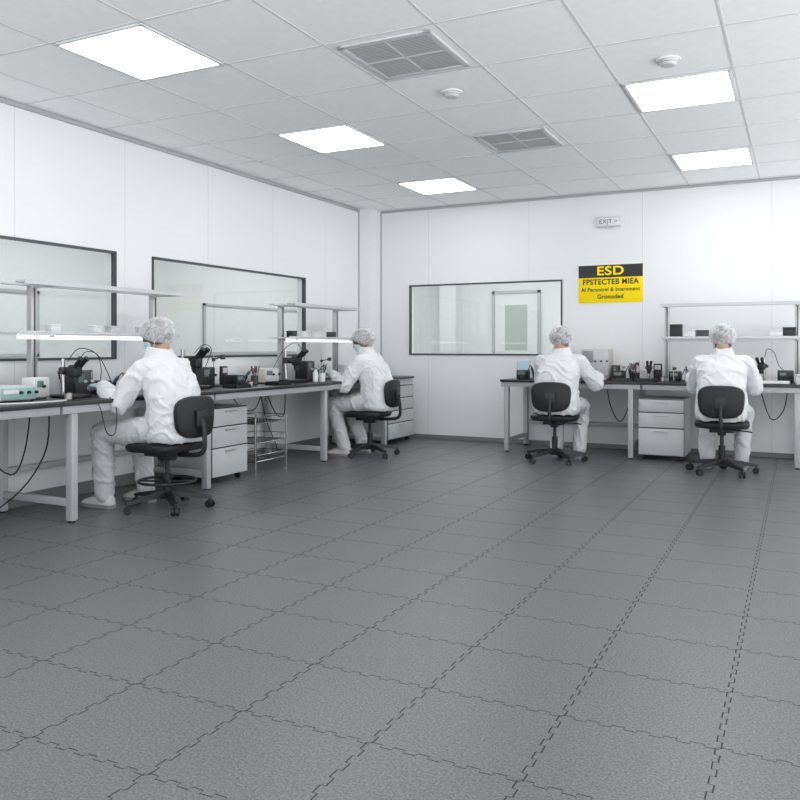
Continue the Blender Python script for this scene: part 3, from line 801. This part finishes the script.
cable([(-4.20,3.10,.766),(-4.12,3.25,.766),(-4.10,3.50,.766),(-4.15,3.58,.766)], 'white cable lying along the bench', .005, 'white')
# between stations
microscope((-4.42,5.05,ZT), W90, 'tall black stereo microscope behind the seated worker', 1.0)
instrument((-4.45,5.30,ZT), W90, .16,.2,.17, 'dark test instrument beside a microscope', 'dark', 'black', 'test_instrument', 'led', 2)
solder((-4.38,5.60,ZT), W90, 'black soldering station beside test instrument')
tray((-4.20,5.36,ZT), W90, .2, .14, 'black tray with circuit boards', 'black', 2)
clampst((-4.5,5.46,ZT), W90, .3); spool((-4.2,5.54,ZT)); meter((-4.6,5.68,ZT), W90, 'black'); toolcup((-4.35,5.80,ZT), 'dark')
pbox((-4.66,5.90,ZT), W90, (.12,.1,.09), 'white plastic parts box under the window')
instrument((-4.42,6.16,ZT), W90, .22,.25,.14, 'beige bench instrument with small display', 'beige', 'cab', 'test_instrument', 'led', 2)
tray((-4.20,5.95,ZT), W90, .2, .14, 'black tray with a circuit board', 'black', 1)
microscope((-4.38,6.45,ZT), W90, 'black stereo microscope beside the shelf post', .95)
instrument((-4.36,6.73,ZT), W90, .14,.14,.2, 'black upright controller on the bench', 'black', 'dark', 'test_instrument', 'led', 2)
solder((-4.46,6.90,ZT), W90, 'black soldering station before the worker')
tray((-4.26,7.54,ZT), W90, .22, .15, 'black tray of boards beside the worker hands', 'black', 2)
bottle((-4.22,6.60,ZT), 'small white bottle beside a microscope'); toolcup((-4.22,6.72,ZT)); meter((-4.71,7.1,ZT), W90); clampst((-4.50,7.20,ZT), W90, .25)
instrument((-4.42,7.76,ZT), W90, .14,.2,.14, 'white bench instrument beyond the lamp shelf', 'white', 'cab', 'test_instrument', 'led', 2)
for y, q in ((6.65,'black'),(6.85,'white'),(7.1,'white'),(7.4,'dark')):
    pbox((-4.53,y,ZT+.437), W90, (.09,.07,.065), 'small box on the bench shelf', q, 'boxes on the lamp shelf')
pbox((-4.40,8.25,ZT), W90, (.2,.15,.10), 'white plastic case on the corner bench')
instrument((-4.42,7.97,ZT), W90, .2,.2,.12, 'beige instrument on the corner bench', 'beige', 'beige', 'test_instrument', 'led', 2)
cable([(-4.45,6.22,.90),(-4.42,6.36,1.08),(-4.38,6.5,1.14),(-4.40,6.66,1.05),(-4.43,6.72,.965)], 'thin black cable looping above instruments', .003)
cable([(-4.45,5.12,1.05),(-4.42,5.2,1.12),(-4.42,5.3,1.08),(-4.5,5.32,.935)], 'thin black cable looping above instruments', .003)
# north bench
def monitor(loc, rot, label):
    d = thing('small_monitor', loc, rot, label, 'monitor')
    B().box((-.06,-.04,0),(.06,.06,.01),.003).box((-.015,.0,.01),(.015,.02,.08),.003).part('stand', 'cab', d)
    B().box((-.075,-.012,.06),(.075,.012,.20),.005).part('housing', 'cab', d)
    B().box((-.066,-.0135,.07),(.066,-.0118,.19)).part('screen', 'screen', d)
monitor((-2.66,8.30,ZT), .1, 'small monitor with pale blue screen on the bench end')
instrument((-2.50,8.36,ZT), 0, .12,.16,.17, 'black test instrument beside a small monitor', 'black', 'dark', 'test_instrument', 'led', 2)
solder((-2.60,8.08,ZT), 0, 'black soldering station before a small monitor')
instrument((-1.93,8.42,ZT), 0, .29,.24,.32, 'large beige bench instrument behind the seated worker', 'beige', 'cab', 'test_instrument', 'mid', 3)
tray((-2.20,8.28,ZT), 0, .26,.18, 'black tray of circuit boards before the worker', 'black', 2)
instrument((-1.73,8.48,ZT), 0, .07,.12,.15, 'black narrow controller beside a beige instrument', 'black', 'dark', 'test_instrument', 'led', 1)
solder((-1.64,8.24,ZT), 0, 'black soldering station with dark iron')
tray((-1.58,8.08,ZT), .1, .20,.13, 'black tray with circuit boards', 'black', 2)
microscope((-1.36,8.32,ZT), .2, 'small black stereo microscope between workers', .60)
tray((-1.35,8.07,ZT), -.1, .2,.14, 'black tray with a circuit board', 'black', 1)
solder((-1.10,8.28,ZT), 0, 'black soldering station under the shelf')
clampst((-1.49,8.48,ZT), 0, .2); spool((-1.20,8.14,ZT)); toolcup((-1.56,8.60,ZT), 'dark'); meter((-1.30,8.50,ZT), 0, 'black'); spool((-1.76,8.14,ZT), 'alu')
bottle((-.97,8.14,ZT), 'small white bottle beside a soldering station', 'white', .8)
bottle((-1.64,8.50,ZT), 'small cream bottle behind a soldering station', 'beige')
clampst((-1.09,8.10,ZT), .2, .16); toolcup((-1.46,8.19,ZT), 'black')
pbox((-1.42,8.62,ZT), 0, (.14,.1,.10), 'pale grey parts box against the wall', 'cab')
instrument((-.86,8.34,ZT), 0, .12,.12,.13, 'white upright instrument under the shelf', 'white', 'cab', 'test_instrument', 'led', 1)
tray((-.60,8.30,ZT), 0, .28,.18, 'white tray of boards before the worker', 'white', 2)
microscope((-.32,8.32,ZT), -.2, 'black stereo microscope at the bench end', .72)
tray((-.20,8.08,ZT), 0, .24,.14, 'white tray with circuit boards at bench end', 'white', 1)
instrument((-.12,8.30,ZT), 0, .14,.12,.12, 'dark instrument near the shelf post', 'dark', 'black', 'test_instrument', 'led', 1)
clampst((-.40,8.10,ZT), 0, .18); pbox((.02,8.14,ZT), .1, (.12,.1,.09), 'pale grey parts box at the bench end', 'cab')
for x, q, h in ((-1.11,'black',.13),(-.98,'white',.08),(-.86,'dark',.07),(-.20,'white',.07),(-.09,'black',.09)):
    pbox((x,8.42,ZT+.437), 0, (.11,.09,h), 'small box standing on the bench shelf', q, 'boxes on the bench shelf')
cable([(-.30,8.32,1.0),(-.28,8.36,1.08),(-.22,8.34,1.05),(-.18,8.3,.93),(-.14,8.32,.885)], 'thin black cable looping above a microscope', .003)
# cables under benches
cable([(-4.35,2.95,.73),(-4.32,3.1,.5),(-4.30,3.3,.32),(-4.33,3.42,.45),(-4.35,3.48,.72)], 'black power cable hanging in a loop below the bench', .005)
cable([(-4.45,3.70,.73),(-4.42,3.66,.45),(-4.4,3.5,.24),(-4.42,3.3,.10),(-4.45,3.1,.02)], 'black power cable drooping to the floor', .005)
cable([(-4.08,3.70,.768),(-4.01,3.72,.72),(-3.99,3.76,.55),(-4.0,3.84,.54),(-4.01,3.86,.70),(-4.08,3.87,.768)], 'thin black wrist-strap cord looping off the bench edge', .003)
cable([(-4.5,5.60,.73),(-4.45,5.75,.55),(-4.45,5.95,.54),(-4.48,6.1,.73)], 'black cable hanging below the bench', .005)
cable([(-4.5,6.15,.73),(-4.45,6.25,.48),(-4.45,6.4,.45),(-4.48,6.46,.73)], 'black cable hanging below the bench', .005)
cable([(-4.6,6.2,.73),(-4.55,6.25,.4),(-4.58,6.45,.15),(-4.6,6.5,.02)], 'black power cable drooping to the floor', .005)
cable([(-1.80,8.4,.73),(-1.75,8.35,.5),(-1.65,8.3,.34),(-1.58,8.35,.45),(-1.54,8.4,.73)], 'black cable hanging below the bench', .005)
cable([(-2.1,8.4,.73),(-2.2,8.35,.45),(-2.4,8.4,.34),(-2.55,8.4,.5),(-2.6,8.4,.73)], 'black cable hanging below the bench', .005)
cable([(-.10,8.4,.73),(-.14,8.35,.5),(-.25,8.35,.42),(-.35,8.4,.73)], 'black cable hanging below the bench', .005)

# ------------------------------------------------------------------ light
def area(loc, size, e, col=(1,1,1), sy=None):
    l = bpy.data.lights.new('corridor_lamp', 'AREA'); l.energy = e; l.size = size; l.color = col
    if sy: l.shape = 'RECTANGLE'; l.size_y = sy
    o = bpy.data.objects.new('corridor_lamp', l); COL.objects.link(o); o.location = loc
    return o
area((-5.9, 4, 2.55), .6, 56, (1,1,.99), 5); area((-5.9, 9, 2.55), .6, 38, (1,1,.99), 3)
area((-3.2, 10.1, 2.55), 3, 52, (1,1,.99), .6)
wd = bpy.data.worlds.new('World'); S.world = wd; wd.use_nodes = True
nt = wd.node_tree; bg = nt.nodes['Background']
tc = nt.nodes.new('ShaderNodeTexCoord'); sp = nt.nodes.new('ShaderNodeSeparateXYZ'); mr = nt.nodes.new('ShaderNodeMapRange')
nt.links.new(tc.outputs['Generated'], sp.inputs[0]); nt.links.new(sp.outputs[2], mr.inputs[0])
mr.inputs[1].default_value = -.35; mr.inputs[2].default_value = .25; mr.inputs[3].default_value = 5.8; mr.inputs[4].default_value = 1.1
nt.links.new(mr.outputs[0], bg.inputs[1]); bg.inputs[0].default_value = (.96,.98,1,1)
S.view_settings.view_transform = 'Standard'; S.view_settings.look = 'None'; S.view_settings.exposure = -0.29

cam = bpy.data.cameras.new('Camera'); co = bpy.data.objects.new('Camera', cam); COL.objects.link(co); S.camera = co
cam.sensor_width = 36; cam.lens = 36; cam.shift_y = -53/800; cam.clip_start = .05
co.location = (0,0,1.1); co.rotation_euler = (pi/2, 0, math.atan(.5))
